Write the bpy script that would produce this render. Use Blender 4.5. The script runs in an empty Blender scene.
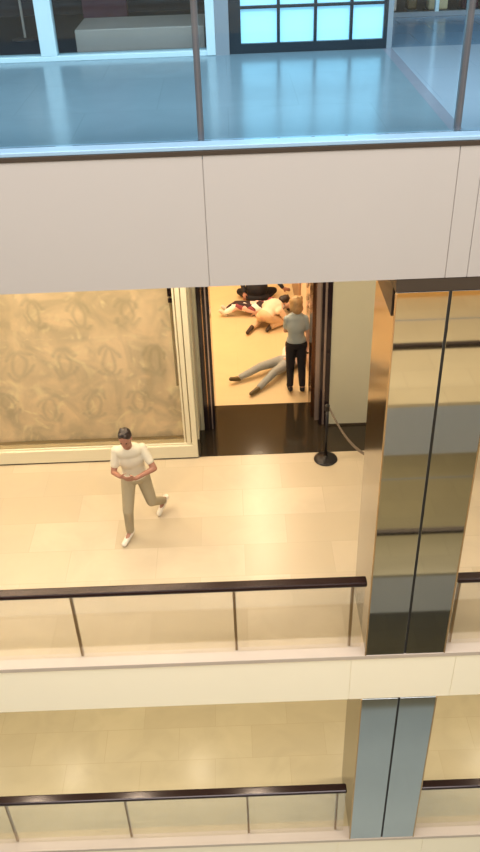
import bpy, bmesh, math, random
from mathutils import Vector, Matrix
random.seed(4)
D = bpy.data
COL = bpy.context.scene.collection
PI = math.pi

# ------------------------------------------------------------------ materials
def node_mat(name):
    m = D.materials.new(name); m.use_nodes = True
    nt = m.node_tree
    return m, nt, nt.nodes['Principled BSDF']

def N(nt, typ, **kw):
    n = nt.nodes.new(typ)
    for k, v in kw.items():
        if k.startswith('i_'):
            n.inputs[k[2:].replace('_', ' ')].default_value = v
        else:
            setattr(n, k, v)
    return n

def mth(nt, op, a, b=None, c=None):
    n = nt.nodes.new('ShaderNodeMath'); n.operation = op
    for i, v in enumerate((a, b, c)):
        if v is None: continue
        if isinstance(v, (int, float)): n.inputs[i].default_value = v
        else: nt.links.new(v, n.inputs[i])
    return n.outputs[0]

def coords(nt):
    t = N(nt, 'ShaderNodeNewGeometry')
    return t.outputs['Position']

def mix(nt, fac, a, b):
    n = nt.nodes.new('ShaderNodeMix'); n.data_type = 'RGBA'
    if isinstance(fac, (int, float)): n.inputs[0].default_value = fac
    else: nt.links.new(fac, n.inputs[0])
    for i, v in ((6, a), (7, b)):
        if isinstance(v, tuple): n.inputs[i].default_value = (*v, 1) if len(v) == 3 else v
        else: nt.links.new(v, n.inputs[i])
    return n.outputs[2]

def plain(name, col, rough=.5, metal=0, var=.06, scale=6, spec=.5, bump=0, obj_space=True):
    """solid colour with a slight procedural mottling"""
    m, nt, b = node_mat(name)
    tc = N(nt, 'ShaderNodeTexCoord')
    no = N(nt, 'ShaderNodeTexNoise', i_Scale=scale, i_Detail=3.0)
    nt.links.new(tc.outputs['Object'], no.inputs['Vector'])
    c1 = tuple(max(0, c * (1 - var)) for c in col); c2 = tuple(min(1, c * (1 + var)) for c in col)
    nt.links.new(mix(nt, no.outputs['Fac'], c1, c2), b.inputs['Base Color'])
    b.inputs['Roughness'].default_value = rough; b.inputs['Metallic'].default_value = metal
    b.inputs['Specular IOR Level'].default_value = spec
    if bump:
        bp = N(nt, 'ShaderNodeBump', i_Strength=bump, i_Distance=.01)
        nt.links.new(no.outputs['Fac'], bp.inputs['Height']); nt.links.new(bp.outputs[0], b.inputs['Normal'])
    return m

def emit(name, col, st):
    m, nt, b = node_mat(name)
    b.inputs['Base Color'].default_value = (*col, 1)
    b.inputs['Emission Color'].default_value = (*col, 1); b.inputs['Emission Strength'].default_value = st
    return m

def tiles(name, base, alt, grout, sx, sy, rough, vein=.5, spec=.5, mortar=.004):
    m, nt, b = node_mat(name)
    p = coords(nt)
    br = N(nt, 'ShaderNodeTexBrick', offset=0.5, squash=1.0)
    br.inputs['Scale'].default_value = 1; br.inputs['Mortar Size'].default_value = mortar
    br.inputs['Mortar Smooth'].default_value = .3
    br.inputs['Brick Width'].default_value = sx; br.inputs['Row Height'].default_value = sy
    br.inputs['Color1'].default_value = (*base, 1); br.inputs['Color2'].default_value = (*alt, 1)
    br.inputs['Mortar'].default_value = (*grout, 1)
    nt.links.new(p, br.inputs['Vector'])
    no = N(nt, 'ShaderNodeTexNoise', i_Scale=1.7, i_Detail=5.0, i_Distortion=1.2)
    nt.links.new(p, no.inputs['Vector'])
    ra = N(nt, 'ShaderNodeMapRange'); nt.links.new(no.outputs['Fac'], ra.inputs[0])
    ra.inputs[1].default_value = .35; ra.inputs[2].default_value = .7
    dk = tuple(c * .82 for c in base)
    f = mth(nt, 'MULTIPLY', ra.outputs[0], vein)
    nt.links.new(mix(nt, f, br.outputs['Color'], dk), b.inputs['Base Color'])
    b.inputs['Roughness'].default_value = rough; b.inputs['Specular IOR Level'].default_value = spec
    return m

def glass_mat(name, tint=(.97, .98, .97), refl=.9, rough=.02):
    m, nt, b = node_mat(name); nt.nodes.remove(b)
    out = nt.nodes['Material Output']
    tr = N(nt, 'ShaderNodeBsdfTransparent', i_Color=(*tint, 1))
    gl = N(nt, 'ShaderNodeBsdfGlossy', i_Color=(1, 1, 1, 1), i_Roughness=rough)
    fr = N(nt, 'ShaderNodeFresnel', i_IOR=1.4)
    ms = N(nt, 'ShaderNodeMixShader')
    nt.links.new(mth(nt, 'MULTIPLY', fr.outputs[0], refl), ms.inputs[0])
    nt.links.new(tr.outputs[0], ms.inputs[1]); nt.links.new(gl.outputs[0], ms.inputs[2])
    nt.links.new(ms.outputs[0], out.inputs[0])
    return m

def backdrop_mat():
    """gold, marbled shop-window panel printed with soft interlocking open rings"""
    m, nt, b = node_mat('gold_patterned_panel')
    p = coords(nt)
    wob = N(nt, 'ShaderNodeTexNoise', i_Scale=2.2, i_Detail=2.0); nt.links.new(p, wob.inputs['Vector'])
    sep = N(nt, 'ShaderNodeSeparateXYZ'); nt.links.new(p, sep.inputs[0])
    x = mth(nt, 'ADD', sep.outputs[0], mth(nt, 'MULTIPLY', mth(nt, 'SUBTRACT', wob.outputs['Fac'], .5), .2))
    z = mth(nt, 'ADD', sep.outputs[2], mth(nt, 'MULTIPLY', wob.outputs['Fac'], .45))
    W, H = .62, .72
    v = mth(nt, 'DIVIDE', z, H); row = mth(nt, 'FLOOR', v)
    sh = mth(nt, 'MULTIPLY', mth(nt, 'MODULO', mth(nt, 'ADD', row, 20), 2), .5)
    u = mth(nt, 'ADD', mth(nt, 'ADD', mth(nt, 'DIVIDE', x, W), sh), 20.3)
    fu = mth(nt, 'MULTIPLY', mth(nt, 'SUBTRACT', mth(nt, 'FRACT', u), .5), W)
    fv = mth(nt, 'MULTIPLY', mth(nt, 'SUBTRACT', mth(nt, 'FRACT', v), .5), H)
    masks = []
    for sgn in (-1, 1):
        dx = mth(nt, 'SUBTRACT', fu, sgn * .042)
        r = mth(nt, 'SQRT', mth(nt, 'ADD', mth(nt, 'MULTIPLY', dx, dx), mth(nt, 'MULTIPLY', mth(nt, 'MULTIPLY', fv, fv), .42)))
        d = mth(nt, 'ABSOLUTE', mth(nt, 'SUBTRACT', r, .125))
        mr = N(nt, 'ShaderNodeMapRange'); nt.links.new(d, mr.inputs[0])
        mr.inputs[1].default_value = .042; mr.inputs[2].default_value = .0
        # the opening of each ring faces outwards
        op = mth(nt, 'MULTIPLY', mth(nt, 'GREATER_THAN', mth(nt, 'MULTIPLY', dx, sgn), .07),
                 mth(nt, 'LESS_THAN', mth(nt, 'ABSOLUTE', fv), .08))
        masks.append(mth(nt, 'MULTIPLY', mr.outputs[0], mth(nt, 'SUBTRACT', 1, op)))
    ring = mth(nt, 'MAXIMUM', masks[0], masks[1])
    n1 = N(nt, 'ShaderNodeTexNoise', i_Scale=1.8, i_Detail=4.0, i_Distortion=1.5); nt.links.new(p, n1.inputs['Vector'])
    r1 = N(nt, 'ShaderNodeMapRange'); nt.links.new(n1.outputs['Fac'], r1.inputs[0]); r1.inputs[1].default_value = .36; r1.inputs[2].default_value = .66
    n2 = N(nt, 'ShaderNodeTexNoise', i_Scale=2.4, i_Detail=4.0, i_Distortion=2.2)
    mp = N(nt, 'ShaderNodeMapping'); mp.inputs['Location'].default_value = (7, 3, 2); nt.links.new(p, mp.inputs[0]); nt.links.new(mp.outputs[0], n2.inputs['Vector'])
    r2 = N(nt, 'ShaderNodeMapRange'); nt.links.new(n2.outputs['Fac'], r2.inputs[0]); r2.inputs[1].default_value = .55; r2.inputs[2].default_value = .72
    c = mix(nt, r1.outputs[0], PAT[0], PAT[1])
    c = mix(nt, mth(nt, 'MULTIPLY', r2.outputs[0], .75), c, PAT[2])
    c = mix(nt, mth(nt, 'MULTIPLY', ring, .40), c, PAT[3])
    nt.links.new(c, b.inputs['Base Color'])
    b.inputs['Roughness'].default_value = .42
    bp = N(nt, 'ShaderNodeBump', i_Strength=.25, i_Distance=.02)
    nt.links.new(mth(nt, 'ADD', n1.outputs['Fac'], mth(nt, 'MULTIPLY', ring, .4)), bp.inputs['Height'])
    nt.links.new(bp.outputs[0], b.inputs['Normal'])
    return m
PAT = [(.64, .54, .37), (.92, .75, .52), (1.0, .90, .62), (.42, .38, .26)]

M = {}
M['floor_mid'] = tiles('cream_marble_tiles', (.54, .445, .315), (.45, .365, .245), (.42, .34, .235), 1.1, .55, .28, .6)
M['floor_low'] = tiles('beige_marble_tiles', (.50, .43, .28), (.46, .39, .25), (.41, .34, .21), 1.1, .55, .24, .6)
M['floor_top'] = tiles('pale_blue_grey_tiles', (.17, .27, .335), (.165, .262, .325), (.14, .23, .28), 1.2, 1.2, .19, .4, spec=.45)
M['floor_top_dark'] = tiles('slate_blue_tiles', (.13, .24, .36), (.12, .23, .35), (.10, .19, .28), .6, .6, .15, .3)
M['floor_top_lilac'] = tiles('pale_lilac_tiles', (.30, .41, .52), (.29, .40, .50), (.24, .34, .44), 1.2, 1.2, .14, .2)
M['band'] = plain('grey_violet_stone', (.22, .26, .33), .2)
M['floor_shop'] = tiles('shop_honey_floor', (.66, .50, .29), (.65, .49, .28), (.62, .46, .26), 1.4, .7, .30, .3)
M['granite'] = plain('polished_black_granite', (.028, .020, .012), .10, 0, .5, 40)
M['ground'] = tiles('ground_slate_tiles', (.50, .56, .56), (.49, .55, .55), (.45, .5, .5), 1.2, 1.2, .35, .3)
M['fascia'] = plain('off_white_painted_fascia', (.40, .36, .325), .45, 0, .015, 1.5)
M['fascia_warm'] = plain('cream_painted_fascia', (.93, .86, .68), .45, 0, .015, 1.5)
M['ledge'] = plain('pale_stone_ledge', (.50, .42, .35), .35, 0, .03)
M['ledge_blue'] = plain('pale_blue_metal_trim', (.27, .42, .56), .3, .2, .03)
M['ceiling'] = plain('white_plaster_ceiling', (.78, .74, .66), .8, 0, .02)
M['rail'] = plain('dark_bronze_handrail', (.022, .010, .009), .2, .3, .15)
M['post'] = plain('brown_bronze_post', (.26, .165, .075), .4, .4, .1)
M['post_dark'] = plain('dark_grey_post', (.19, .165, .17), .35, .3, .1)
M['glass'] = glass_mat('clear_balustrade_glass', (.97, .97, .95), .35)
M['glass_blue'] = glass_mat('cool_balustrade_glass', (.90, .95, .97), .6)
M['glass_shop'] = glass_mat('shop_window_glass', (.98, .97, .95), .7)
M['mirror'] = plain('tinted_mirror_cladding', (.60, .58, .52), .035, 1, .03, 2)
M['mirror_cool'] = plain('grey_mirror_cladding', (.55, .58, .58), .06, 1, .03, 2)
M['side'] = plain('brushed_bronze_cladding', (.21, .19, .145), .15, 1, .04, 2)
M['joint'] = plain('black_joint_gasket', (.012, .01, .009), .5)
M['copper'] = plain('warm_copper_edge', (.60, .40, .20), .25, .8, .08)
M['capital'] = plain('dark_brown_capital', (.045, .03, .02), .4, .2, .1)
M['backdrop'] = backdrop_mat()
M['cream'] = plain('cream_lacquered_frame', (.68, .62, .46), .35, 0, .02)
M['olive'] = plain('olive_shadow_gap', (.30, .23, .12), .4, 0, .05)
M['wall_cream'] = plain('cream_plaster_wall', (.44, .41, .30), .55, 0, .02)
M['black'] = plain('black_lacquer_frame', (.018, .010, .012), .12, .2, .2)
M['bronze'] = plain('polished_copper_bronze', (.45, .26, .13), .16, .9, .05)
M['bronze_dark'] = plain('dark_copper_bronze', (.16, .07, .035), .16, .8, .05)
M['pinkmetal'] = plain('rose_champagne_strip', (.40, .30, .26), .25, .5, .04)
M['wall_pink'] = plain('blush_wall', (.80, .58, .43), .5, 0, .02)
M['wall_shop'] = plain('warm_shop_wall', (.82, .64, .38), .6, 0, .02)
M['panel_brown'] = plain('taupe_fabric_panel', (.40, .25, .14), .6, 0, .06)
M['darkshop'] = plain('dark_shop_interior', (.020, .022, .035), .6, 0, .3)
M['maroon'] = plain('dark_maroon_panel', (.075, .02, .04), .5, 0, .2)
M['carpet'] = plain('dark_brown_display_floor', (.03, .025, .03), .6, 0, .2)
M['plinth'] = plain('beige_taupe_plinth', (.42, .37, .33), .5, 0, .03)
M['blue_frame'] = plain('pale_blue_white_frame', (.50, .74, .84), .35, 0, .02)
M['grey_wall'] = plain('blue_grey_pillar', (.20, .27, .33), .5, 0, .04)
M['dark_frame'] = plain('near_black_navy_frame', (.006, .018, .03), .35, 0, .1)
M['cyan_panel'] = emit('backlit_cyan_panel', (.30, .70, .93), .80)
M['lamp'] = emit('warm_downlight', (1, .82, .58), 7)
M['lamp_cool'] = emit('cool_downlight', (.55, .82, 1), 8)
M['lamp_ring'] = plain('white_lamp_trim', (.8, .8, .78), .4)
M['gold_base'] = plain('gold_skirting', (.75, .42, .13), .35, .2, .05)
M['opp_wall'] = plain('deep_brown_shopfront', (.12, .075, .045), .4, 0, .1)
M['opp_fascia'] = plain('cool_white_fascia', (.46, .48, .50), .5, 0, .02)
M['opp_floor'] = tiles('opposite_cream_tiles', (.62, .50, .30), (.58, .46, .27), (.4, .32, .2), 1.1, .55, .3, .3)
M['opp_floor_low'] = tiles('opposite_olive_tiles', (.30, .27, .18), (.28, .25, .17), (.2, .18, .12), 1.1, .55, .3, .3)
M['stanchion'] = plain('matt_black_metal', (.015, .012, .012), .35, .4, .1)
M['belt'] = plain('grey_brown_belt_webbing', (.16, .12, .085), .7, 0, .1)
M['base_dark'] = plain('dark_skirting', (.05, .035, .02), .3)
# people
M['skin'] = plain('tanned_skin', (.33, .15, .095), .55, 0, .06)
M['skin_fair'] = plain('fair_skin', (.62, .36, .24), .55, 0, .06)
M['hair_dark'] = plain('dark_brown_hair', (.022, .012, .009), .5, 0, .3, 40, bump=.5)
M['hair_blond'] = plain('blond_hair', (.40, .25, .11), .5, 0, .35, 30, bump=.6)
M['shirt_cream'] = plain('cream_cotton', (.62, .56, .44), .8, 0, .05, 8, bump=.2)
M['khaki'] = plain('khaki_twill', (.33, .27, .17), .8, 0, .08, 8, bump=.2)
M['shoe_white'] = plain('white_trainer', (.66, .60, .50), .5, 0, .04)
M['sole'] = plain('pale_rubber_sole', (.5, .4, .3), .6)
M['shoe_dark'] = plain('dark_brown_shoe', (.035, .018, .01), .5, 0, .2)
M['shirt_blue'] = plain('grey_blue_cotton', (.36, .42, .43), .8, 0, .06, 8, bump=.2)
M['trouser_black'] = plain('black_cloth', (.008, .007, .012), .75, 0, .2, 8, bump=.2)
M['grey_jeans'] = plain('faded_grey_denim', (.31, .32, .31), .85, 0, .15, 10, bump=.2)
M['shoe_brown'] = plain('olive_brown_shoe', (.11, .075, .025), .5, 0, .15)
M['peach'] = plain('pale_peach_cloth', (.78, .60, .45), .8, 0, .08, 8, bump=.2)
M['sand_cloth'] = plain('sand_coloured_cloth', (.66, .46, .28), .8, 0, .08, 8, bump=.2)
M['shirt_white'] = plain('white_pink_cloth', (.84, .68, .60), .8, 0, .05, 8)
M['eye'] = plain('dark_eye', (.02, .015, .012), .2)
M['lip'] = plain('lip', (.36, .13, .10), .5)

def patterned_cloth():
    m, nt, b = node_mat('pink_white_black_print')
    tc = N(nt, 'ShaderNodeTexCoord')
    vo = N(nt, 'ShaderNodeTexVoronoi', i_Scale=9.0)
    nt.links.new(tc.outputs['Object'], vo.inputs['Vector'])
    sp = N(nt, 'ShaderNodeSeparateColor'); nt.links.new(vo.outputs['Color'], sp.inputs[0])
    cr = N(nt, 'ShaderNodeValToRGB'); cr.color_ramp.interpolation = 'CONSTANT'
    e = cr.color_ramp.elements
    e[0].position = 0; e[0].color = (.03, .012, .015, 1)
    e[1].position = .35; e[1].color = (.80, .52, .46, 1)
    n = e.new(.6); n.color = (.85, .78, .72, 1)
    n = e.new(.82); n.color = (.28, .06, .08, 1)
    nt.links.new(sp.outputs[0], cr.inputs[0]); nt.links.new(cr.outputs[0], b.inputs['Base Color'])
    b.inputs['Roughness'].default_value = .8
    return m
M['print'] = patterned_cloth()

# ------------------------------------------------------------------ mesh helpers
def box(bm, x0, x1, y0, y1, z0, z1):
    v = [bm.verts.new((x, y, z)) for z in (z0, z1) for y in (y0, y1) for x in (x0, x1)]
    for f in ((0, 2, 3, 1), (4, 5, 7, 6), (0, 1, 5, 4), (2, 6, 7, 3), (0, 4, 6, 2), (1, 3, 7, 5)):
        bm.faces.new([v[i] for i in f])
    return bm

def cap(bm, p1, p2, r1, r2=None, seg=14, rings=5):
    """tapered capsule"""
    r2 = r1 if r2 is None else r2
    p1, p2 = Vector(p1), Vector(p2); d = p2 - p1
    L = d.length or 1e-5; w = d / L
    a = Vector((0, 0, 1)) if abs(w.z) < .9 else Vector((1, 0, 0))
    u = w.cross(a).normalized(); v = w.cross(u)
    prof = [(-math.cos(i / rings * PI / 2) * r1, math.sin(i / rings * PI / 2) * r1) for i in range(1, rings + 1)]
    prof += [(L + math.sin(i / rings * PI / 2) * r2, math.cos(i / rings * PI / 2) * r2) for i in range(0, rings)]
    rows = []
    for (h, r) in prof:
        rows.append([bm.verts.new(p1 + w * h + (u * math.cos(t) + v * math.sin(t)) * r) for t in [2 * PI * k / seg for k in range(seg)]])
    b0 = bm.verts.new(p1 - w * r1); b1 = bm.verts.new(p2 + w * r2)
    for k in range(seg):
        j = (k + 1) % seg
        bm.faces.new((b0, rows[0][k], rows[0][j])); bm.faces.new((b1, rows[-1][j], rows[-1][k]))
        for i in range(len(rows) - 1):
            bm.faces.new((rows[i][k], rows[i + 1][k], rows[i + 1][j], rows[i][j]))
    bmesh.ops.recalc_face_normals(bm, faces=bm.faces[:])
    return bm

def ell(bm, c, rad, ax=None, seg=20, rings=12):
    """ellipsoid; ax = three axis vectors (x, y, z)"""
    ax = ax or (Vector((1, 0, 0)), Vector((0, 1, 0)), Vector((0, 0, 1)))
    m = Matrix((( *(ax[0] * rad[0]), 0), (*(ax[1] * rad[1]), 0), (*(ax[2] * rad[2]), 0), (0, 0, 0, 1))).transposed()
    m = Matrix.Translation(Vector(c)) @ m
    bmesh.ops.create_uvsphere(bm, u_segments=seg, v_segments=rings, radius=1, matrix=m)
    return bm

def cyl(bm, p1, p2, r, seg=24):
    p1, p2 = Vector(p1), Vector(p2); d = p2 - p1
    q = Vector((0, 0, 1)).rotation_difference(d.normalized()).to_matrix().to_4x4()
    bmesh.ops.create_cone(bm, cap_ends=True, segments=seg, radius1=r, radius2=r, depth=d.length,
                          matrix=Matrix.Translation((p1 + p2) / 2) @ q)
    return bm

def lathe(bm, c, prof, seg=40):
    c = Vector(c); rows = []
    for r, z in prof:
        rows.append([bm.verts.new(c + Vector((r * math.cos(2 * PI * k / seg), r * math.sin(2 * PI * k / seg), z))) for k in range(seg)])
    for i in range(len(rows) - 1):
        for k in range(seg):
            j = (k + 1) % seg
            bm.faces.new((rows[i][k], rows[i][j], rows[i + 1][j], rows[i + 1][k]))
    bm.faces.new(rows[0][::-1]); bm.faces.new(rows[-1])
    return bm

def wloc(o):
    v = Vector((0, 0, 0))
    while o: v += Vector(o.location); o = o.parent
    return v

def obj(name, bm, mat, parent=None, bevel=0, smooth=False, origin=None):
    me = D.meshes.new(name)
    off = wloc(parent) if parent else Vector((0, 0, 0))
    o = D.objects.new(name, me)
    if origin is not None:
        o.location = Vector(origin) - off; off = Vector(origin)
    bmesh.ops.translate(bm, verts=bm.verts[:], vec=-off)
    bm.to_mesh(me); bm.free()
    if mat: me.materials.append(M[mat] if isinstance(mat, str) else mat)
    COL.objects.link(o)
    if parent: o.parent = parent
    if smooth:
        for p in me.polygons: p.use_smooth = True
    if bevel:
        b = o.modifiers.new('bevel', 'BEVEL'); b.width = bevel; b.segments = 2; b.limit_method = 'ANGLE'
    return o

def nb(): return bmesh.new()
def B(*a): return box(nb(), *a)

def tag(o, label, cat, group=None):
    o['label'] = label; o['category'] = cat
    if group: o['group'] = group
    return o

def thing(name, loc, label, cat, group=None):
    o = D.objects.new(name, None); o.location = loc; o.empty_display_size = .1
    COL.objects.link(o)
    return tag(o, label, cat, group)

def struct(name, bm, mat, bevel=0, parent=None):
    o = obj(name, bm, mat, parent, bevel)
    if not parent: o['kind'] = 'structure'
    return o

# ------------------------------------------------------------------ levels (metres; middle gallery floor = 0)
ZC, ZB, ZA, ZG = 5.46, 0.0, -3.77, -7.70
XL, XR = -7.5, 7.5
EDGE = 5.88          # face of the slabs towards the atrium
GL = 6.0             # line of the glass
WALL = 9.56          # line of the shopfronts
OE = 1.0             # edge of the galleries on the near side of the atrium (seen in the mirrors)

# middle gallery
struct('floor', B(XL, XR, EDGE + .012, WALL + .02, -.06, 0), 'floor_mid')
struct('floor', B(-2.6, 3.6, 10.91, 17.5, -.06, 0), 'floor_shop')
struct('floor', B(-.6, XR, WALL + .02, 10.91, -.06, .002), 'granite')
struct('trim_1', B(XL, XR, EDGE - .012, GL + .055, -.055, .003), 'ledge', .004)
def fascia(n, z0, z1, seams, mat):
    bm = nb(); xs = [XL] + seams + [XR]
    for a, b in zip(xs[:-1], xs[1:]):
        box(bm, a + .003, b - .003, EDGE, EDGE + .05, z0, z1)
    box(bm, XL, XR, EDGE + .008, EDGE + .09, z0 + .002, z1 - .03)
    return struct(n, bm, mat)
fascia('trim_2', -.755, -.056, [-5.4, -3.25, 1.12, 2.27, 4.5], 'fascia_warm')
struct('ceiling', B(XL, XR, EDGE + .1, WALL + 1.3, -.755, -.68), 'ceiling')
# lower gallery
struct('floor', B(XL, XR, EDGE + .012, WALL + .4, ZA - .06, ZA), 'floor_low')
struct('trim_3', B(XL, XR, EDGE - .012, GL + .055, ZA - .055, ZA + .003), 'ledge', .004)
fascia('trim_4', ZA - .80, ZA - .056, [-5.4, -3.25, 1.12, 2.27, 4.5], 'fascia_warm')
struct('wall_lower_shops', B(XL, XR, WALL + .4, WALL + .5, ZA, -.755), 'wall_cream')
struct('ceiling', B(XL, XR, EDGE + .1, WALL, ZA - .93, ZA - .8), 'ceiling')
# upper gallery
struct('floor', B(XL, 1.66, EDGE + .012, 9.44, ZC - .06, ZC), 'floor_top')
struct('floor', B(1.76, XR, EDGE + .012, 9.44, ZC - .06, ZC), 'floor_top_lilac')
struct('trim_5', B(1.66, 1.76, EDGE + .012, 9.44, ZC - .06, ZC + .0005), 'band')
struct('floor', B(1.76, XR, 9.44, 11.28, ZC - .06, ZC), 'floor_top_dark')
struct('trim_6', B(XL, XR, EDGE - .004, GL + .045, ZC + .041, ZC + .072), 'ledge_blue', .006)
struct('trim_7', B(XL, XR, EDGE - .008, GL + .04, ZC + .006, ZC + .04), 'capital', .003)
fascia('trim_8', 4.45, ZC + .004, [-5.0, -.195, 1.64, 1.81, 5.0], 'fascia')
struct('ceiling', B(XL, XR, EDGE + .1, 17.5, 4.45, 4.50), 'ceiling')
struct('ceiling', B(XL, XR, EDGE, 13, 9.6, 9.7), 'ceiling')

# ------------------------------------------------------------------ balustrades
def balustrade(label, z, x0, x1, posts, edges, glass, pm, rail_r=True, pw=.032):
    t = thing('glass_balustrade', ((x0 + x1) / 2, GL, z), label, 'balustrade')
    xs = sorted(edges)
    for a, b in zip(xs[:-1], xs[1:]):
        obj('glass_panel', B(a + .006, b - .006, GL - .006, GL + .006, z + .004, z + .985), glass, t)
    for p in posts:
        obj('post', B(p - pw / 2, p + pw / 2, GL + .010, GL + .010 + pw, z + .004, z + .99), pm, t, .003)
    bm = nb(); box(bm, x0, x1, GL - .06, GL + .06, z + .985, z + 1.04)
    obj('handrail', bm, 'rail', t, .018)
    return t
balustrade('glass balustrade with dark handrail on the middle gallery, left of the tall mirrored column', ZB, -7.0, 1.245,
           [-5.2, -3.5, -1.83, -.13, 1.11], [-7.0, -5.2, -3.5, -1.83, -.13, 1.11, 1.24], 'glass', 'post')
balustrade('glass balustrade with a dark handrail on the middle gallery, right of the tall mirrored column', ZB, 2.17, 7.0,
           [2.22, 3.9, 5.6], [2.18, 2.22, 3.9, 5.6, 7.0], 'glass', 'post')
balustrade('lowest glass balustrade with dark handrail, left of the grey column at the bottom', ZA, -7.0, 1.20,
           [-4.85, -3.25, -1.69, -.09, 1.09], [-7.0, -4.85, -3.25, -1.69, -.09, 1.09, 1.2], 'glass', 'post')
balustrade('lowest glass balustrade with dark handrail, right of the grey column at the bottom', ZA, 2.13, 7.0,
           [2.17, 3.9, 5.6], [2.14, 2.17, 3.9, 5.6, 7.0], 'glass', 'post')
balustrade('top floor glass balustrade with grey posts above the broad off-white fascia', ZC + .07, -7.0, 7.0,
           [-5.5, -3.8, -2.0 - .9, -.2, 1.64, 3.9], [-7.0, -5.5, -3.8, -2.9, -.2, 1.64, 3.9, 7.0], 'glass_blue', 'post_dark', pw=.045)

# ------------------------------------------------------------------ columns
def column(label, z0, z1, mir, jz, capital):
    x0, x1, y0, y1 = 1.275, 2.125, EDGE - .005, 6.79
    xm = (x0 + x1) / 2
    t = thing('mirrored_column', (xm, (y0 + y1) / 2, z0), label, 'column')
    obj('core', B(x0 + .012, x1 - .012, y0 + .012, y1 - .012, z0 + .001, z1), 'joint', t)
    zt = z1 - (capital or 0)
    js = [z0 + .001] + jz + [zt]
    for a, b in zip(js[:-1], js[1:]):
        for (xa, xb) in ((x0, xm - .012), (xm + .012, x1)):
            obj('mirror_panel', B(xa, xb, y0, y0 + .012, a + .004, b - .004), mir, t, .002)
        obj('side_panel', B(x0, x0 + .012, y0 + .012, y1, a + .004, b - .004), 'side', t, .002)
        obj('side_panel', B(x1 - .012, x1, y0 + .012, y1, a + .004, b - .004), mir, t, .002)
    obj('corner_edge', B(x0 - .012, x0 + .004, y0 - .006, y0 + .010, z0 + .001, zt), 'copper', t, .003)
    obj('corner_edge', B(x1 - .004, x1 + .012, y0 - .006, y0 + .010, z0 + .001, zt), 'copper', t, .003)
    if capital:
        cb = nb(); box(cb, x0 - .012, x1 + .012, y0 + .004, y1 + .012, zt + .001, z1)
        box(cb, x0 - .014, x0 - .002, y0 + .10, y1 + .012, z1 - .36, zt + .001); box(cb, x1 + .002, x1 + .014, y0 + .10, y1 + .012, z1 - .36, zt + .001)  # dark side pieces imitate a reflection in the column's side panels
        obj('capital', cb, 'capital', t)
    return t
column('tall mirror-clad column on the middle gallery edge, black joint down its centre', 0.002, 4.445, 'mirror', [], .105)
column('shorter blue-grey clad column at the bottom, under the cream slab edge', ZA + .001, -.76, 'mirror_cool', [], 0)

# ------------------------------------------------------------------ shopfront, middle gallery
XW = -.62      # right outer edge of the display window
bm = nb()      # moulded frame: bottom rail and right stile, stepped
for (y, zt, xr) in ((0, .10, 0), (.02, .235, -.03), (.045, .27, -.06), (.07, .30, -.12)):
    pass
def frame_profile():
    bm = nb()
    # bottom rail: plinth, main band, step
    box(bm, -6.4, XW, WALL - .02, WALL + .20, .025, .235)
    box(bm, -6.4, XW - .03, WALL + .012, WALL + .20, .235, .262)
    # right stile in three steps
    box(bm, XW - .075, XW, WALL - .02, WALL + .20, .235, 4.445)
    box(bm, XW - .15, XW - .09, WALL + .0, WALL + .20, .262, 4.445)
    box(bm, XW - .19, XW - .165, WALL + .02, WALL + .20, .262, 4.445)
    return bm
w1 = struct('window_1', frame_profile(), 'cream', .006)
bmg = nb()
box(bmg, XW - .09, XW - .075, WALL + .03, WALL + .19, .236, 4.445)
box(bmg, XW - .165, XW - .15, WALL + .03, WALL + .19, .263, 4.445)
box(bmg, -6.4, XW - .19, WALL + .03, WALL + .19, .262, .275)
obj('shadow_gap', bmg, 'olive', w1)
obj('base_gap', B(-6.4, XW - .004, WALL - .005, WALL + .19, .001, .025), 'base_dark', w1)
obj('window_pane', B(-6.4, XW - .19, WALL + .10, WALL + .112, .276, 4.445), 'glass_shop', w1)
bd = obj('display_backdrop', B(-6.4, XW - .19, WALL + .20, WALL + .24, .02, 4.44), 'backdrop')
tag(bd, 'gold and beige marbled panel with a faint ring pattern filling the shop window', 'backdrop')
hg = thing('hanging_rod', (-.84, WALL + .165, 1.15), 'thin bronze rod with black tags inside the right edge of the patterned shop window', 'rod')
obj('rod', B(-.862, -.835, WALL + .150, WALL + .185, 1.15, 4.44), 'olive', hg, .004)
obj('tag_plate', B(-.875, -.822, WALL + .130, WALL + .149, 2.44, 2.50), 'black', hg, .003)
obj('tag_plate', B(-.875, -.822, WALL + .130, WALL + .149, 2.53, 2.66), 'black', hg, .003)
struct('wall_window_return', B(XW + .001, XW + .03, WALL + .04, 10.9, .30, 4.44), 'wall_cream')
struct('baseboard_window_return', B(XW + .001, XW + .034, WALL + .04, 10.9, .003, .30), 'granite')
struct('wall_left', B(XL, XW, WALL + .25, WALL + .35, 0, 4.44), 'wall_cream')
# doorway portal
struct('wall_door_side', B(XW + .03, -.54, 10.25, 10.95, .003, 4.44), 'wall_cream')
struct('wall_right', B(1.345, XR, 10.25, 10.35, .004, 4.44), 'wall_cream')
struct('baseboard_right', B(1.345, XR, 10.235, 10.25, .003, .03), 'base_dark')
d1 = struct('door_1', B(-.535, -.475, 10.24, 10.90, .004, 4.44), 'black', .004)
obj('copper_strip', B(-.474, -.462, 10.25, 10.90, .004, 4.44), 'bronze', d1)
obj('jamb', B(-.461, -.425, 10.25, 10.90, .004, 4.44), 'black', d1, .003)
obj('copper_strip', B(-.424, -.404, 10.27, 10.90, .004, 4.44), 'pinkmetal', d1)
obj('jamb', B(-.403, -.365, 10.26, 10.90, .004, 4.44), 'black', d1, .003)
obj('jamb', B(1.095, 1.145, 10.50, 10.90, .004, 4.44), 'bronze_dark', d1, .003)
obj('copper_strip', B(1.146, 1.20, 10.40, 10.90, .004, 4.44), 'pinkmetal', d1)
obj('jamb', B(1.201, 1.245, 10.27, 10.90, .004, 4.44), 'black', d1, .003)
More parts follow.
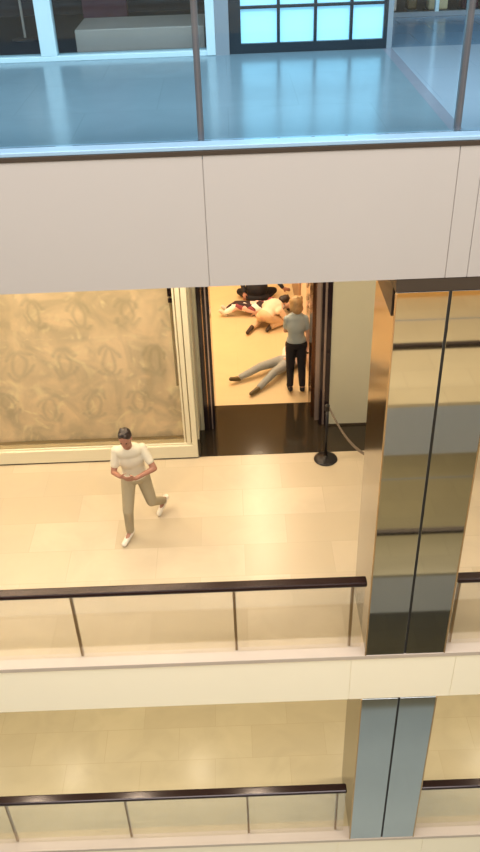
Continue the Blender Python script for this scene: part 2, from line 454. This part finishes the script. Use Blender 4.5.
obj('copper_strip', B(1.246, 1.275, 10.28, 10.90, .004, 4.44), 'pinkmetal', d1)
obj('jamb', B(1.276, 1.343, 10.24, 10.90, .004, 4.44), 'black', d1, .004)
# shop interior
struct('wall_shop_right', B(1.19, 1.36, 10.91, 13.78, 0, 4.44), 'wall_pink')
struct('wall_shop_right_rear', B(1.19, 1.36, 13.79, 17.5, 0, 4.44), 'wall_shop')
struct('wall_shop_left', B(-2.7, -2.6, 10.95, 17.5, 0, 4.44), 'wall_shop')
struct('wall_shop_back', B(-2.7, 1.36, 17.4, 17.5, 0, 4.44), 'wall_shop')
struct('wall_shop_front', B(-2.6, -.62, 10.95, 11.0, 0, 4.44), 'wall_shop')
pn = obj('wall_panel', B(1.15, 1.189, 13.5, 15.6, .06, 2.3), 'panel_brown', None, .01)
tag(pn, 'taupe brown panel on the right wall inside the shop, above and right of the blond head', 'wall panel')
# glass door leaf folded open against the right wall, with its dark pull
dl = thing('open_door_leaf', (1.17, 11.7, 0), 'pale glazed door leaf folded back inside the doorway, right of the standing blond person', 'door')
obj('leaf', B(1.150, 1.172, 11.0, 12.1, .012, 3.0), 'glass_shop', dl)
hd = nb(); cap(hd, (1.10, 11.60, .46), (1.10, 12.0, .50), .03); cap(hd, (1.10, 11.66, .47), (1.15, 11.66, .47), .015); cap(hd, (1.10, 11.94, .49), (1.15, 11.94, .49), .015)
obj('door_pull', hd, 'black', dl, smooth=True)

# stanchion and belt
st = thing('queue_stanchion', (1.215, 9.41, 0), 'black belt stanchion on a round base in front of the shop door jamb', 'stanchion')
obj('base', lathe(nb(), (1.215, 9.41, 0), [(.165, .001), (.17, .008), (.165, .02), (.12, .032), (.04, .05), (.028, .07)]), 'stanchion', st, smooth=True)
obj('pole', cyl(nb(), (1.215, 9.41, .05), (1.215, 9.41, .86), .022), 'stanchion', st, smooth=True)
obj('head', lathe(nb(), (1.215, 9.41, .84), [(.030, 0), (.034, .01), (.034, .085), (.028, .1), (.01, .105)]), 'stanchion', st, smooth=True)
def ribbon(bm, pts, h, th):
    prev = None
    for i, p in enumerate(pts):
        p = Vector(p); q = Vector(pts[min(i + 1, len(pts) - 1)]) - Vector(pts[max(i - 1, 0)])
        n = Vector((-q.y, q.x, 0)).normalized() * th / 2
        up = Vector((0, 0, h / 2))
        r = [bm.verts.new(p + n + up), bm.verts.new(p + n - up), bm.verts.new(p - n - up), bm.verts.new(p - n + up)]
        if prev:
            for k in range(4):
                j = (k + 1) % 4
                bm.faces.new((prev[k], prev[j], r[j], r[k]))
        else: bm.faces.new(r)
        prev = r
    bm.faces.new(prev[::-1])
    bmesh.ops.recalc_face_normals(bm, faces=bm.faces[:])
    return bm
def sag(a, b, s, n=16):
    a, b = Vector(a), Vector(b)
    return [a.lerp(b, t / n) - Vector((0, 0, s * 4 * (t / n) * (1 - t / n))) for t in range(n + 1)]
obj('belt', ribbon(nb(), sag((1.24, 9.39, .90), (1.95, 8.28, .90), .34), .05, .006), 'belt', st)
s2 = thing('queue_stanchion', (1.98, 8.25, 0), 'black stanchion almost hidden behind the mirrored column, at the far end of the belt', 'stanchion')
obj('base', lathe(nb(), (1.98, 8.25, 0), [(.165, .001), (.17, .008), (.165, .02), (.12, .032), (.04, .05), (.028, .07)]), 'stanchion', s2, smooth=True)
obj('pole', cyl(nb(), (1.98, 8.25, .05), (1.98, 8.25, .86), .022), 'stanchion', s2, smooth=True)
obj('head', lathe(nb(), (1.98, 8.25, .84), [(.030, 0), (.034, .01), (.034, .085), (.028, .1), (.01, .105)]), 'stanchion', s2, smooth=True)

# ------------------------------------------------------------------ upper gallery shopfronts
Y9 = 9.40
w2 = struct('window_2', B(XL, -.20, Y9 - .03, Y9 + .14, ZC, ZC + .05), 'blue_frame', .004)
obj('window_frame', B(-1.945, -1.775, Y9 - .03, Y9 + .10, ZC + .05, 9.0), 'blue_frame', w2, .006)
obj('window_frame', B(-.20, -.105, Y9 - .04, Y9 + .12, ZC + .002, 9.0), 'blue_frame', w2, .006)
obj('window_frame', B(-4.6, -4.43, Y9 - .03, Y9 + .10, ZC + .05, 9.0), 'blue_frame', w2, .006)
obj('window_pane', B(XL, -.20, Y9 + .04, Y9 + .052, ZC + .05, 9.0), 'glass_blue', w2)
struct('floor', B(XL, -.11, Y9 + .14, 12.4, ZC - .06, ZC + .012), 'carpet')
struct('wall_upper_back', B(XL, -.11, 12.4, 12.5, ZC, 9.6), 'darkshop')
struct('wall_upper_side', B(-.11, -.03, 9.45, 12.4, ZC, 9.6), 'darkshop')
struct('wall_upper_pillar', B(-.104, .04, Y9 - .04, 9.9, ZC, 9.6), 'grey_wall')
pl = obj('display_plinth', B(-1.62, -.22, 9.72, 10.5, ZC + .013, 5.70), 'plinth', None, .012)
tag(pl, 'low beige display plinth behind the dark upstairs shop window', 'plinth')
bx = thing('display_stand', (-1.35, 10.9, ZC + .013), 'dark maroon display stand behind the upstairs window, left of the beige plinth', 'display stand')
obj('base', B(-1.75, -1.1, 10.75, 11.2, ZC + .013, ZC + .10), 'carpet', bx, .01)
obj('panel', B(-1.68, -1.15, 10.85, 11.0, ZC + .10, ZC + 1.4), 'maroon', bx, .01)
mq = thing('dress_form', (-2.35, 10.6, ZC + .013), 'grey dress form half seen at the far left behind the upstairs window', 'dress form')
obj('base', lathe(nb(), (-2.35, 10.6, ZC + .013), [(.16, 0), (.16, .015), (.03, .03)]), 'carpet', mq, smooth=True)
obj('pole', cyl(nb(), (-2.35, 10.6, ZC + .04), (-2.35, 10.6, ZC + .5), .015), 'plinth', mq)
tb = nb(); ell(tb, (-2.35, 10.6, ZC + .75), (.17, .12, .28)); ell(tb, (-2.35, 10.6, ZC + 1.05), (.19, .11, .22)); cap(tb, (-2.35, 10.6, ZC + 1.2), (-2.35, 10.6, ZC + 1.32), .05)
obj('torso', tb, 'plinth', mq, smooth=True)
# backlit grid
w3 = thing('backlit_panel_wall', (.87, Y9, ZC), 'row of glowing cyan panes in a near-black grid frame on the top gallery', 'lit panel')
fr = nb()
box(fr, .042, 1.70, Y9, Y9 + .10, ZC + .002, ZC + .095)
xs = [.042, .165, .544, .575, .929, .960, 1.304, 1.335, 1.659, 1.70]
for a, b in zip(xs[0::2], xs[1::2]): box(fr, a, b, Y9, Y9 + .10, ZC + .095, 9.0)
for z in (5.885, 6.31, 6.73, 7.15, 7.6, 8.1, 8.6):
    for a, b in zip(xs[1:-1:2], xs[2:-1:2]): box(fr, a, b, Y9, Y9 + .10, z, z + .028)
obj('frame', fr, 'dark_frame', w3)
for a, b in zip(xs[1:-1:2], xs[2:-1:2]):
    obj('lit_pane', B(a, b, Y9 + .05, Y9 + .07, ZC + .095, 9.0), 'cyan_panel', w3)
struct('wall_upper_corridor', B(1.70, 1.755, Y9, 11.3, ZC, 9.6), 'grey_wall')
# far shopfront with goods, upper right
sf = struct('window_4', B(1.76, XR, 11.28, 11.34, ZC, ZC + .05), 'grey_wall')
obj('window_pane', B(1.76, XR, 11.30, 11.312, ZC + .05, 9.0), 'glass_blue', sf)
for x in (2.02, 2.62, 3.02, 3.75, 4.6): obj('window_frame', B(x, x + .045, 11.28, 11.34, ZC + .05, 9.0), 'blue_frame', sf)
struct('floor', B(1.76, XR, 11.34, 13.5, ZC - .06, ZC + .01), 'carpet')
struct('wall_upper_far', B(1.76, XR, 13.5, 13.6, ZC, 9.6), 'opp_wall')
goods = [(2.06, 11.55, .26, .30, 'shirt_white', 'white display block behind the far upstairs window, nearest the dark grid frame'),
         (2.38, 11.60, .14, .34, 'bronze', 'copper coloured display block second from left behind the far upstairs window'),
         (2.70, 11.55, .28, .30, 'wall_shop', 'amber display block in the middle of the far upstairs window'),
         (3.10, 11.55, .24, .26, 'maroon', 'dark red display block behind the far upstairs window'),
         (3.40, 11.50, .22, .30, 'shirt_white', 'pale pink display block, rightmost behind the far upstairs window')]
for x, y, w, h, m, lab in goods:
    g = thing('display_block', (x, y, ZC + .01), lab, 'display block')
    obj('base', B(x - w / 2, x + w / 2, y - .1, y + .1, ZC + .011, ZC + .04), 'dark_frame', g, .004)
    obj('body', B(x - w * .43, x + w * .43, y - .085, y + .085, ZC + .04, ZC + h), m, g, .02)
    ob = nb(); ell(ob, (x, y, ZC + h + .06), (w * .25, .05, .07)); obj('ornament', ob, 'sand_cloth', g, smooth=True)

# ------------------------------------------------------------------ near side of the atrium (seen in the mirrored column)
def near_level(z, fl, wl, k):
    struct('floor', B(XL, XR, -3.2, OE, z - .06, z), fl)
    struct('trim_%d' % (k), B(XL, XR, OE - .05, OE, z - 1.0, z - .06), 'opp_fascia')
    struct('ceiling', B(XL, XR, -3.2, OE - .05, z - 1.0, z - .9), 'ceiling')
    if z == 0: struct('trim_%d' % (k + 1), B(XL, XR, -2.72, -2.70, z, z + .42), 'gold_base')
    struct('wall_near_' + wl, B(XL, XR, -2.9, -2.72, z, z + 3.0), 'opp_wall')
    struct('trim_%d' % (k + 2), B(XL, XR, -1.80, -1.76, z, z + .001), 'band')
    rl = nb(); box(rl, XL, XR, OE - .10, OE - .0, z + .98, z + 1.05)
    r = struct('trim_%d' % (k + 3), rl, 'rail')
    for x in (-6, -4.3, -2.6, -.9, .55, 2.3, 4.0, 5.7):
        obj('post', B(x - .02, x + .02, OE - .09, OE - .05, z + .001, z + .98), 'post', r)
near_level(ZB, 'opp_floor', 'middle', 10)
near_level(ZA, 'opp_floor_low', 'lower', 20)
struct('floor', B(XL, XR, 1.0, 9.9, ZG - .1, ZG), 'ground')
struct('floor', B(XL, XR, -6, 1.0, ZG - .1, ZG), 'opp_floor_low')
struct('floor', B(XL, XR, -3.6, -.45, ZC - .3, ZC), 'opp_floor')
struct('wall_near_upper', B(XL, XR, -3.7, -3.6, ZC - .3, 9.6), 'opp_fascia')
struct('wall_side_left', B(XL - .1, XL, -6, 17.5, ZG, 9.6), 'opp_fascia')
struct('wall_side_right', B(XR, XR + .1, -6, 17.5, ZG, 9.6), 'opp_fascia')
struct('wall_ground', B(XL, XR, 9.9, 10.0, ZG, ZA - .95), 'opp_wall')

# ------------------------------------------------------------------ lamps
def area(name, loc, sx, sy, power, col, rot=(0, 0, 0), spread=PI):
    l = D.lights.new(name, 'AREA'); l.shape = 'RECTANGLE'; l.size = sx; l.size_y = sy
    l.energy = power; l.color = col; l.spread = spread
    o = D.objects.new(name, l); o.location = loc; o.rotation_euler = rot; COL.objects.link(o)
    return o
proto = None
def downlight(x, y, z, cool, label, group):
    t = thing('ceiling_downlight', (x, y, z), label, 'downlight', group)
    obj('trim_ring', lathe(nb(), (x, y, z - .03), [(.085, .0), (.10, .005), (.10, .028), (.08, .029)]), 'lamp_ring', t, smooth=True)
    obj('lens', cyl(nb(), (x, y, z - .036), (x, y, z - .031), .075), 'lamp_cool' if cool else 'lamp', t)
    return t
def lamp_set(xs, ys, z, cool, label, group, power, col, r=.08):
    first = None
    for x in xs:
        for y in ys:
            if first is None:
                first = downlight(x, y, z, cool, label, group)
            else:
                c = first.copy(); c.location = (x, y, z); COL.objects.link(c)
                for ch in first.children:
                    k = ch.copy(); k.parent = c; COL.objects.link(k)
            l = D.lights.new('downlight_beam', 'AREA'); l.shape = 'DISK'; l.size = r * 2; l.energy = power; l.color = col
            o = D.objects.new('downlight_beam', l); o.location = (x, y, z - .05); COL.objects.link(o)
WARM = (1, .82, .57)
lamp_set((-5.2, -3.4, -1.6, .2, 2.0, 3.8, 5.6), (6.7, 8.5), 4.445, False, 'round warm downlight in the middle gallery ceiling', 'downlights over the middle gallery', 24, WARM)
lamp_set((-5.1, -3.3, -1.75, .05, 1.9, 3.7, 5.5), (6.9,), -.76, False, 'round warm downlight in the lower gallery ceiling', 'downlights over the lower gallery', 26, (1, .85, .62))
lamp_set((-3.31, -0.98, 1.9, 4.2, -5.1), (8.8,), -.76, False, 'round warm downlight of the rear row over the lower gallery', 'rear row of downlights over the lower gallery', 8, (1, .85, .62))
lamp_set((-1.4, .4), (11.9, 13.4, 14.9), 4.445, False, 'round warm downlight in the shop ceiling', 'downlights inside the shop', 50, (1, .80, .54))
area('lower_gallery_cove', (0, 9.2, -.9), 12, .4, 25, (1, .85, .62))
area('upper_gallery_light', (0, 7.6, 9.5), 12, 2.5, 230, (.62, .86, 1))
area('near_middle_light', (0, -1.2, 3.2), 12, 1.5, 170, (1, .78, .48))
area('backdrop_fill', (-3.4, 9.0, 4.3), 5.4, .15, 210, (1, .84, .60), (math.radians(38), 0, 0))  # added area light, no fixture: brightens the patterned backdrop
area('near_middle_fill', (0, .5, 3.0), 12, .3, 150, (1, .86, .62), (math.radians(62), 0, 0))  # added fill aimed across the atrium to lift the middle cream fascia
area('near_lower_fill', (0, .5, -1.3), 12, .3, 90, (1, .88, .68), (math.radians(62), 0, 0))  # same kind of added fill, for the lowest slab edge
area('near_lower_light', (0, -1.2, -1.2), 12, 1.5, 260, (1, .85, .6))
sk = area('atrium_skylight', (0, 2.6, 9.9), 12, 5.0, 1450, (1, .97, .95))

# ------------------------------------------------------------------ people
def remesh(name, bm, mat, parent, voxel, smooth_it=4, origin=None):
    o = obj(name, bm, mat, parent, origin=origin)
    r = o.modifiers.new('r', 'REMESH'); r.mode = 'VOXEL'; r.voxel_size = voxel; r.use_smooth_shade = True
    s = o.modifiers.new('s', 'SMOOTH'); s.factor = .5; s.iterations = smooth_it
    dg = bpy.context.evaluated_depsgraph_get()
    me = D.meshes.new_from_object(o.evaluated_get(dg))
    old = o.data; o.modifiers.clear(); o.data = me; D.meshes.remove(old)
    me.name = name
    if not me.materials: me.materials.append(M[mat])
    for p in me.polygons: p.use_smooth = True
    return o

def hand(bm, wr, d, nrm, side, curl=.5, k=1.0):
    """palm, four unequal curled fingers and a thumb leaving the side of the palm; d = along the hand, nrm = palm normal"""
    d = Vector(d).normalized(); n = Vector(nrm); n = (n - d * n.dot(d)).normalized(); s = d.cross(n) * side
    wr = Vector(wr)
    ell(bm, wr + d * .05 * k, (.042 * k, .05 * k, .017 * k), (s, d, n), 12, 8)
    for i, (off, L) in enumerate(((-.030, .072), (-.010, .080), (.010, .074), (.029, .058))):
        p = wr + d * .088 * k + s * off * k; L *= k
        a1, a2, a3 = curl * .6, curl * 1.5, curl * 2.3
        rr = .0088 * k
        for a, l in ((a1, .45), (a2, .32), (a3, .23)):
            q = p + (d * math.cos(a) + n * math.sin(a)) * L * l
            cap(bm, p, q, rr, rr * .92, 8, 3); p = q; rr *= .92
    t0 = wr + d * .025 * k - s * .036 * k
    t1 = t0 + (d * .7 - s * .6 + n * .3).normalized() * .038 * k
    cap(bm, t0, t1, .012 * k, .0105 * k, 8, 3)
    cap(bm, t1, t1 + (d * .8 - s * .1 + n * .5).normalized() * .03 * k, .0105 * k, .009 * k, 8, 3)

def person(label, J, facedir, look, mats, voxel=.012, sex='m', long_sleeve=False, hair='short', hands=((0, 0, -1), (0, 0, -1)),
           palms=None, feet=None, head_up=None, group=None, hip_w=.0, root=None, sc=1.0, coat=False):
    J = {k: Vector(v) for k, v in J.items()}
    up = (J['neck'] - J['pelvis']).normalized()
    rt = (J['shR'] - J['shL']); rt = (rt - up * rt.dot(up)).normalized()
    fw = up.cross(rt).normalized()
    if fw.dot(Vector(facedir)) < 0: fw = -fw
    tw = .90 if sex == 'f' else 1.0
    body = nb()
    def torso(bm, g, low=True, high=True):
        if low:
            ell(bm, J['pelvis'], (.150 + g, .105 + g, .115 + g), (rt, fw, up))
        wa = J['pelvis'].lerp(J['chest'], .5)
        if high:
            ell(bm, wa, ((.132 * tw) + g, .095 + g, .16 + g), (rt, fw, up))
            ell(bm, J['chest'], (.158 * tw + g, .112 + g, .165 + g), (rt, fw, up))
            ut = J['chest'].lerp(J['neck'], .62)
            ell(bm, ut, (.150 * tw + g, .088 + g, .10 + g), (rt, fw, up))
            cap(bm, J['chest'] + fw * .015, J['neck'] - up * .07, .098 + g, .06 + g)
            if sex == 'f':
                for s in (-1, 1): ell(bm, J['chest'] + fw * .085 + rt * .07 * s - up * .01, (.06 + g, .05 + g, .06 + g), (rt, fw, up))
    torso(body, 0)
    hu = (J['head'] - J['neck']).normalized() if head_up is None else Vector(head_up).normalized()
    lk = Vector(look).normalized(); lk = (lk - hu * lk.dot(hu)).normalized(); hr = lk.cross(hu).normalized()
    H = J['head']
    cap(body, J['neck'] - up * .04, H - hu * .05 - lk * .01, .058 * tw, .054 * tw)
    ell(body, H + hu * .02 - lk * .008, (.074, .094, .098), (hr, lk, hu))
    ell(body, H - hu * .052 + lk * .026, (.056, .066, .066), (hr, lk, hu))
    ell(body, H - hu * .095 + lk * .062, (.024, .022, .020), (hr, lk, hu), 10, 8)
    cap(body, H + hu * .012 + lk * .084, H - hu * .030 + lk * .106, .010, .015, 8, 3)
    cap(body, H - hu * .030 + lk * .092 + hr * .012, H - hu * .030 + lk * .092 - hr * .012, .010, .010, 8, 3)
    for s in (-1, 1):
        ell(body, H + hr * .076 * s - hu * .008 - lk * .008, (.010, .021, .032), (hr, lk, hu), 10, 8)
        cap(body, H + hr * .018 * s + hu * .028 + lk * .083, H + hr * .046 * s + hu * .026 + lk * .072, .008, .006, 8, 3)
    for S, si in (('L', -1), ('R', 1)):
        sh, el, wr = J['sh' + S], J['el' + S], J['wr' + S]
        cap(body, sh, el, .050 * tw, .038 * tw); cap(body, el, wr, .038 * tw, .026 * tw)
        ell(body, sh, (.058 * tw,) * 3)
        hd = Vector(hands[0 if si < 0 else 1])
        pn = Vector(palms[0 if si < 0 else 1]) if palms else fw
        hand(body, wr, hd, pn, si, .55, .98 * sc)
        hp, kn, an = J['hip' + S], J['kn' + S], J['an' + S]
        cap(body, hp, kn, .082, .054); cap(body, kn, an, .052, .036)
        to = J['to' + S]
        cap(body, an - (to - an).normalized() * .02, to, .034, .026)
    bo = remesh('person', body, mats['skin'], None, voxel, 3, origin=(J['pelvis'].x, J['pelvis'].y, root if root is not None else 0))
    tag(bo, label, 'person', group)
    # shirt
    s_ = nb(); torso(s_, .014, low=False)
    ell(s_, J['pelvis'] + up * .04, (.160, .116, .11), (rt, fw, up))
    for S in 'LR':
        sh, el, wr = J['sh' + S], J['el' + S], J['wr' + S]
        ell(s_, sh, (.062 * tw,) * 3)
        if long_sleeve:
            cap(s_, sh, el, .066 * tw, .054 * tw); cap(s_, el, el.lerp(wr, .9), .052 * tw, .038 * tw)
        else:
            cap(s_, sh, sh.lerp(el, .62), .060 * tw, .056 * tw)
    cap(s_, J['neck'] - up * .05, J['neck'] - up * .025, .074 * tw, .066 * tw)
    for S in 'LR': cap(s_, J['neck'] - up * .045, J['sh' + S] - up * .005, .058 * tw, .056 * tw)
    for S in 'LR': cap(s_, J['chest'], J['sh' + S] - up * .06, .09 * tw, .06 * tw)
    remesh('shirt', s_, mats['shirt'], bo, voxel, 8)
    # trousers
    t_ = nb(); ell(t_, J['pelvis'] - up * .005, (.163, .120, .105), (rt, fw, up))
    for S in 'LR':
        hp, kn, an = J['hip' + S], J['kn' + S], J['an' + S]
        cap(t_, hp, kn, .096, .070); cap(t_, kn, kn.lerp(an, .88), .068, .054)
    remesh('trousers', t_, mats['trousers'], bo, voxel, 3)
    if coat:
        c_ = nb(); cc = J['pelvis'].lerp(J['chest'], .2)
        ell(c_, cc, (.22, .17, .20), (rt, fw, up)); ell(c_, J['pelvis'].lerp(J['chest'], .7), (.21, .15, .22), (rt, fw, up))
        lo = Vector((J['pelvis'].x, J['pelvis'].y, .13)); ell(c_, lo, (.25, .17, .11))
        remesh('coat', c_, mats['shirt'], bo, voxel, 4)
    for S in 'LR':
        an, to = J['an' + S], J['to' + S]
        kn = J['kn' + S]
        d = (to - an); shin = (kn - an).normalized(); dn = d.normalized()
        f = nb()
        heel = an - shin * .03 - dn * .045
        cap(f, heel, to, .042, .036)
        cap(f, an - shin * .015, an - shin * .015 + dn * .05, .045, .040)
        remesh('shoe', f, mats['shoe'], bo, min(voxel, .010), 3)
    # hair
    h = nb()
    if hair == 'short':
        ell(h, H + hu * .042 - lk * .020, (.080, .094, .086), (hr, lk, hu))
        ell(h, H - hu * .01 - lk * .050, (.074, .060, .075), (hr, lk, hu))
        for k in range(14):
            a = random.uniform(-1, 1); ell(h, H + hu * .115 + hr * .05 * a + lk * random.uniform(-.06, .06), (.018, .022, .014), (hr, lk, hu), 8, 6)
    else:
        ell(h, H + hu * .036 - lk * .022, (.104, .118, .102), (hr, lk, hu))
        ell(h, H - hu * .045 - lk * .055, (.092, .075, .11), (hr, lk, hu))
        for k in range(26):
            a = random.uniform(0, 2 * PI); b = random.uniform(-.09, .11)
            rr = .088
            v = hr * math.cos(a) * rr + lk * (math.sin(a) * rr * .8 - .03)
            if v.normalized().dot(lk) > .35: continue
            ell(h, H + hu * b + v, (.024, .024, .035), (hr, lk, hu), 8, 6)
    remesh('hair', h, mats['hair'], bo, .010, 2)
    # eyes and mouth
    for s in (-1, 1):
        e = nb(); ell(e, H + hr * .030 * s + hu * .010 + lk * .080, (.012, .008, .006), (hr, lk, hu), 10, 8)
        obj('eye', e, 'eye', bo, smooth=True)
    e = nb(); ell(e, H - hu * .056 + lk * .090, (.022, .008, .006), (hr, lk, hu), 10, 8)
    obj('mouth', e, 'lip', bo, smooth=True)
    return bo

# walking man on the gallery
person('person striding across the cream floor in cream shirt, khaki trousers and white shoes',
       dict(pelvis=(-1.32, 8.02, .93), chest=(-1.335, 7.96, 1.25), neck=(-1.345, 7.90, 1.46), head=(-1.352, 7.83, 1.635),
            shL=(-1.495, 7.93, 1.385), elL=(-1.545, 7.85, 1.12), wrL=(-1.44, 7.66, 1.20),
            shR=(-1.19, 7.97, 1.385), elR=(-1.055, 7.86, 1.15), wrR=(-1.27, 7.70, 1.13),
            hipL=(-1.405, 8.00, .90), knL=(-1.44, 7.86, .50), anL=(-1.46, 7.90, .10), toL=(-1.53, 7.745, .038),
            hipR=(-1.235, 8.04, .90), knR=(-1.16, 8.05, .48), anR=(-1.05, 8.43, .17), toR=(-1.12, 8.31, .042)),
       (-.2, -1, 0), (-.12, -1, -.12), dict(skin='skin', shirt='shirt_cream', trousers='khaki', shoe='shoe_white', hair='hair_dark'),
       voxel=.010, hands=((.8, -.35, -.05), (-.85, -.3, .1)), palms=((.2, .8, .3), (-.2, .8, .3)))

# standing woman seen from behind in the shop doorway
person('person standing with back turned inside the shop, blond hair, grey-blue top and black trousers',
       dict(pelvis=(.93, 11.27, .90), chest=(.925, 11.27, 1.19), neck=(.925, 11.28, 1.38), head=(.915, 11.32, 1.535),
            shL=(.785, 11.27, 1.31), elL=(.765, 11.36, 1.06), wrL=(.84, 11.56, .95),
            shR=(1.065, 11.27, 1.31), elR=(1.105, 11.27, 1.06), wrR=(1.105, 11.28, .84),
            hipL=(.85, 11.27, .87), knL=(.84, 11.29, .48), anL=(.835, 11.25, .09), toL=(.82, 11.40, .04),
            hipR=(1.01, 11.27, .87), knR=(1.02, 11.29, .48), anR=(1.03, 11.23, .09), toR=(1.05, 11.38, .04)),
       (0, 1, 0), (-.45, 1, -.25), dict(skin='skin_fair', shirt='shirt_blue', trousers='trouser_black', shoe='trouser_black', hair='hair_blond'),
       sex='f', hair='long', hands=((.3, .8, -.3), (0, .05, -1)), palms=((0, .2, -1), (-1, 0, 0)))

# lying person in grey trousers
person('person in grey trousers lying on the shop floor behind the standing blond figure',
       dict(pelvis=(0.83, 11.97, 0.13), chest=(0.96, 12.2, 0.135), neck=(1.03, 12.4, 0.13), head=(1.06, 12.56, 0.12),
            shL=(0.86, 12.4, 0.13), elL=(0.8, 12.14, 0.1), wrL=(0.8, 11.92, 0.22),
            shR=(1.06, 12.2, .13), elR=(1.06, 11.94, .08), wrR=(1.05, 11.72, .05),
            hipL=(0.74, 12.02, 0.13), knL=(0.38, 11.82, 0.15), anL=(0, 11.6, 0.07), toL=(-.12, 11.54, .10),
            hipR=(0.82, 11.9, 0.12), knR=(0.6, 11.62, 0.15), anR=(0.31, 11.27, 0.06), toR=(.20, 11.15, .05)),
       (0, 0, 1), (.1, .1, 1), dict(skin='skin_fair', shirt='shirt_white', trousers='grey_jeans', shoe='shoe_brown', hair='hair_dark'),
       long_sleeve=True, hands=((0, 1, -.1), (-.05, -1, -.1)), palms=((0, 0, -1), (0, 0, -1)))

# kneeling person in pale clothes
person('person kneeling and bending forward in pale peach clothes, one dark shoe stretched behind',
       dict(pelvis=(0.54, 13.42, 0.27), chest=(0.66, 13.56, 0.36), neck=(0.78, 13.66, 0.4), head=(0.88, 13.7, 0.42),
            shL=(0.58, 13.7, 0.36), elL=(0.6, 13.8, 0.18), wrL=(0.74, 13.78, 0.05),
            shR=(0.8, 13.46, 0.36), elR=(0.9, 13.48, 0.18), wrR=(0.98, 13.56, 0.06),
            hipL=(0.46, 13.46, 0.23), knL=(0.5, 13.66, 0.09), anL=(0.29, 13.36, 0.07), toL=(0.2, 13.2, 0.05),
            hipR=(0.6, 13.38, 0.24), knR=(0.84, 13.5, 0.09), anR=(0.62, 13.34, 0.07), toR=(0.56, 13.26, 0.05)),
       (.5, .6, -.4), (.5, .6, -.5), dict(skin='skin_fair', shirt='peach', trousers='sand_cloth', shoe='shoe_dark', hair='hair_dark'),
       long_sleeve=True, hands=((.5, 0, -.1), (.5, .3, -.1)), palms=((0, 0, -1), (0, 0, -1)))

# crouching person in black
person('person in black crouching low at the back of the shop, arm reaching right',
       dict(pelvis=(0.42, 14.5, 0.25), chest=(0.43, 14.66, 0.54), neck=(0.46, 14.8, 0.74), head=(0.48, 14.88, 0.9),
            shL=(0.26, 14.74, 0.66), elL=(0.14, 14.62, 0.42), wrL=(0.18, 14.44, 0.24),
            shR=(0.62, 14.74, 0.66), elR=(0.8, 14.58, 0.46), wrR=(.93, 14.46, .30),
            hipL=(0.32, 14.52, 0.22), knL=(0.1, 14.76, 0.12), anL=(0.28, 14.48, 0.08), toL=(0.32, 14.42, 0.05),
            hipR=(0.52, 14.52, 0.22), knR=(0.76, 14.76, 0.12), anR=(0.58, 14.48, 0.08), toR=(0.54, 14.42, 0.05)),
       (0, 1, -.2), (0, 1, -.5), dict(skin='skin', shirt='trouser_black', trousers='trouser_black', shoe='trouser_black', hair='hair_dark'),
       coat=True, long_sleeve=True, hands=((.0, -.5, -.5), (.9, -.2, -.2)), palms=((0, 1, -.3), (0, 1, -.3)))

# lying person in patterned clothes
person('person lying in pink, white and black patterned clothes at the back of the shop',
       dict(pelvis=(0.42, 14.04, 0.13), chest=(0.7, 14.05, 0.135), neck=(0.9, 14.06, 0.13), head=(1.05, 14.07, 0.12),
            shL=(0.85, 13.9, 0.13), elL=(0.64, 13.92, 0.07), wrL=(0.42, 13.92, 0.06),
            shR=(0.85, 14.21, 0.13), elR=(0.66, 14.24, 0.07), wrR=(0.46, 14.24, 0.05),
            hipL=(0.36, 13.97, 0.12), knL=(0.04, 13.98, 0.2), anL=(-0.2, 13.97, 0.07), toL=(-0.29, 13.96, 0.12),
            hipR=(0.36, 14.11, 0.12), knR=(0.02, 14.14, 0.16), anR=(-0.16, 14.14, 0.07), toR=(-0.25, 14.14, 0.12)),
       (0, 0, 1), (0, 0, 1), dict(skin='skin_fair', shirt='print', trousers='print', shoe='shoe_white', hair='hair_dark'), sex='f',
       hands=((-1, 0, -.1), (-1, 0, -.1)), palms=((0, 0, -1), (0, 0, -1)))

# ------------------------------------------------------------------ world, camera, view
w = D.worlds.new('sky'); bpy.context.scene.world = w; w.use_nodes = True
bg = w.node_tree.nodes['Background']; bg.inputs[0].default_value = (.80, .88, 1, 1); bg.inputs[1].default_value = .35
cam = D.cameras.new('camera'); co = D.objects.new('camera', cam); COL.objects.link(co)
cam.sensor_fit = 'VERTICAL'; cam.sensor_height = 36; cam.sensor_width = 36; cam.lens = 822 / 852 * 36
cam.clip_start = .05; cam.clip_end = 200
th, r = math.radians(35), .038
F = Vector((0, math.cos(th), -math.sin(th))); R0 = Vector((1, 0, 0)); U0 = Vector((0, math.sin(th), math.cos(th)))
R = R0 * math.cos(r) - U0 * math.sin(r); U = U0 * math.cos(r) + R0 * math.sin(r)
m = Matrix((R, U, -F)).transposed().to_4x4(); m.translation = Vector((0, 0, 7.23))
co.matrix_world = m
sc = bpy.context.scene; sc.camera = co
sc.view_settings.view_transform = 'Standard'; sc.view_settings.look = 'None'
sc.view_settings.gamma = 1; sc.view_settings.use_curve_mapping = False
sc.view_settings.exposure = -0.1
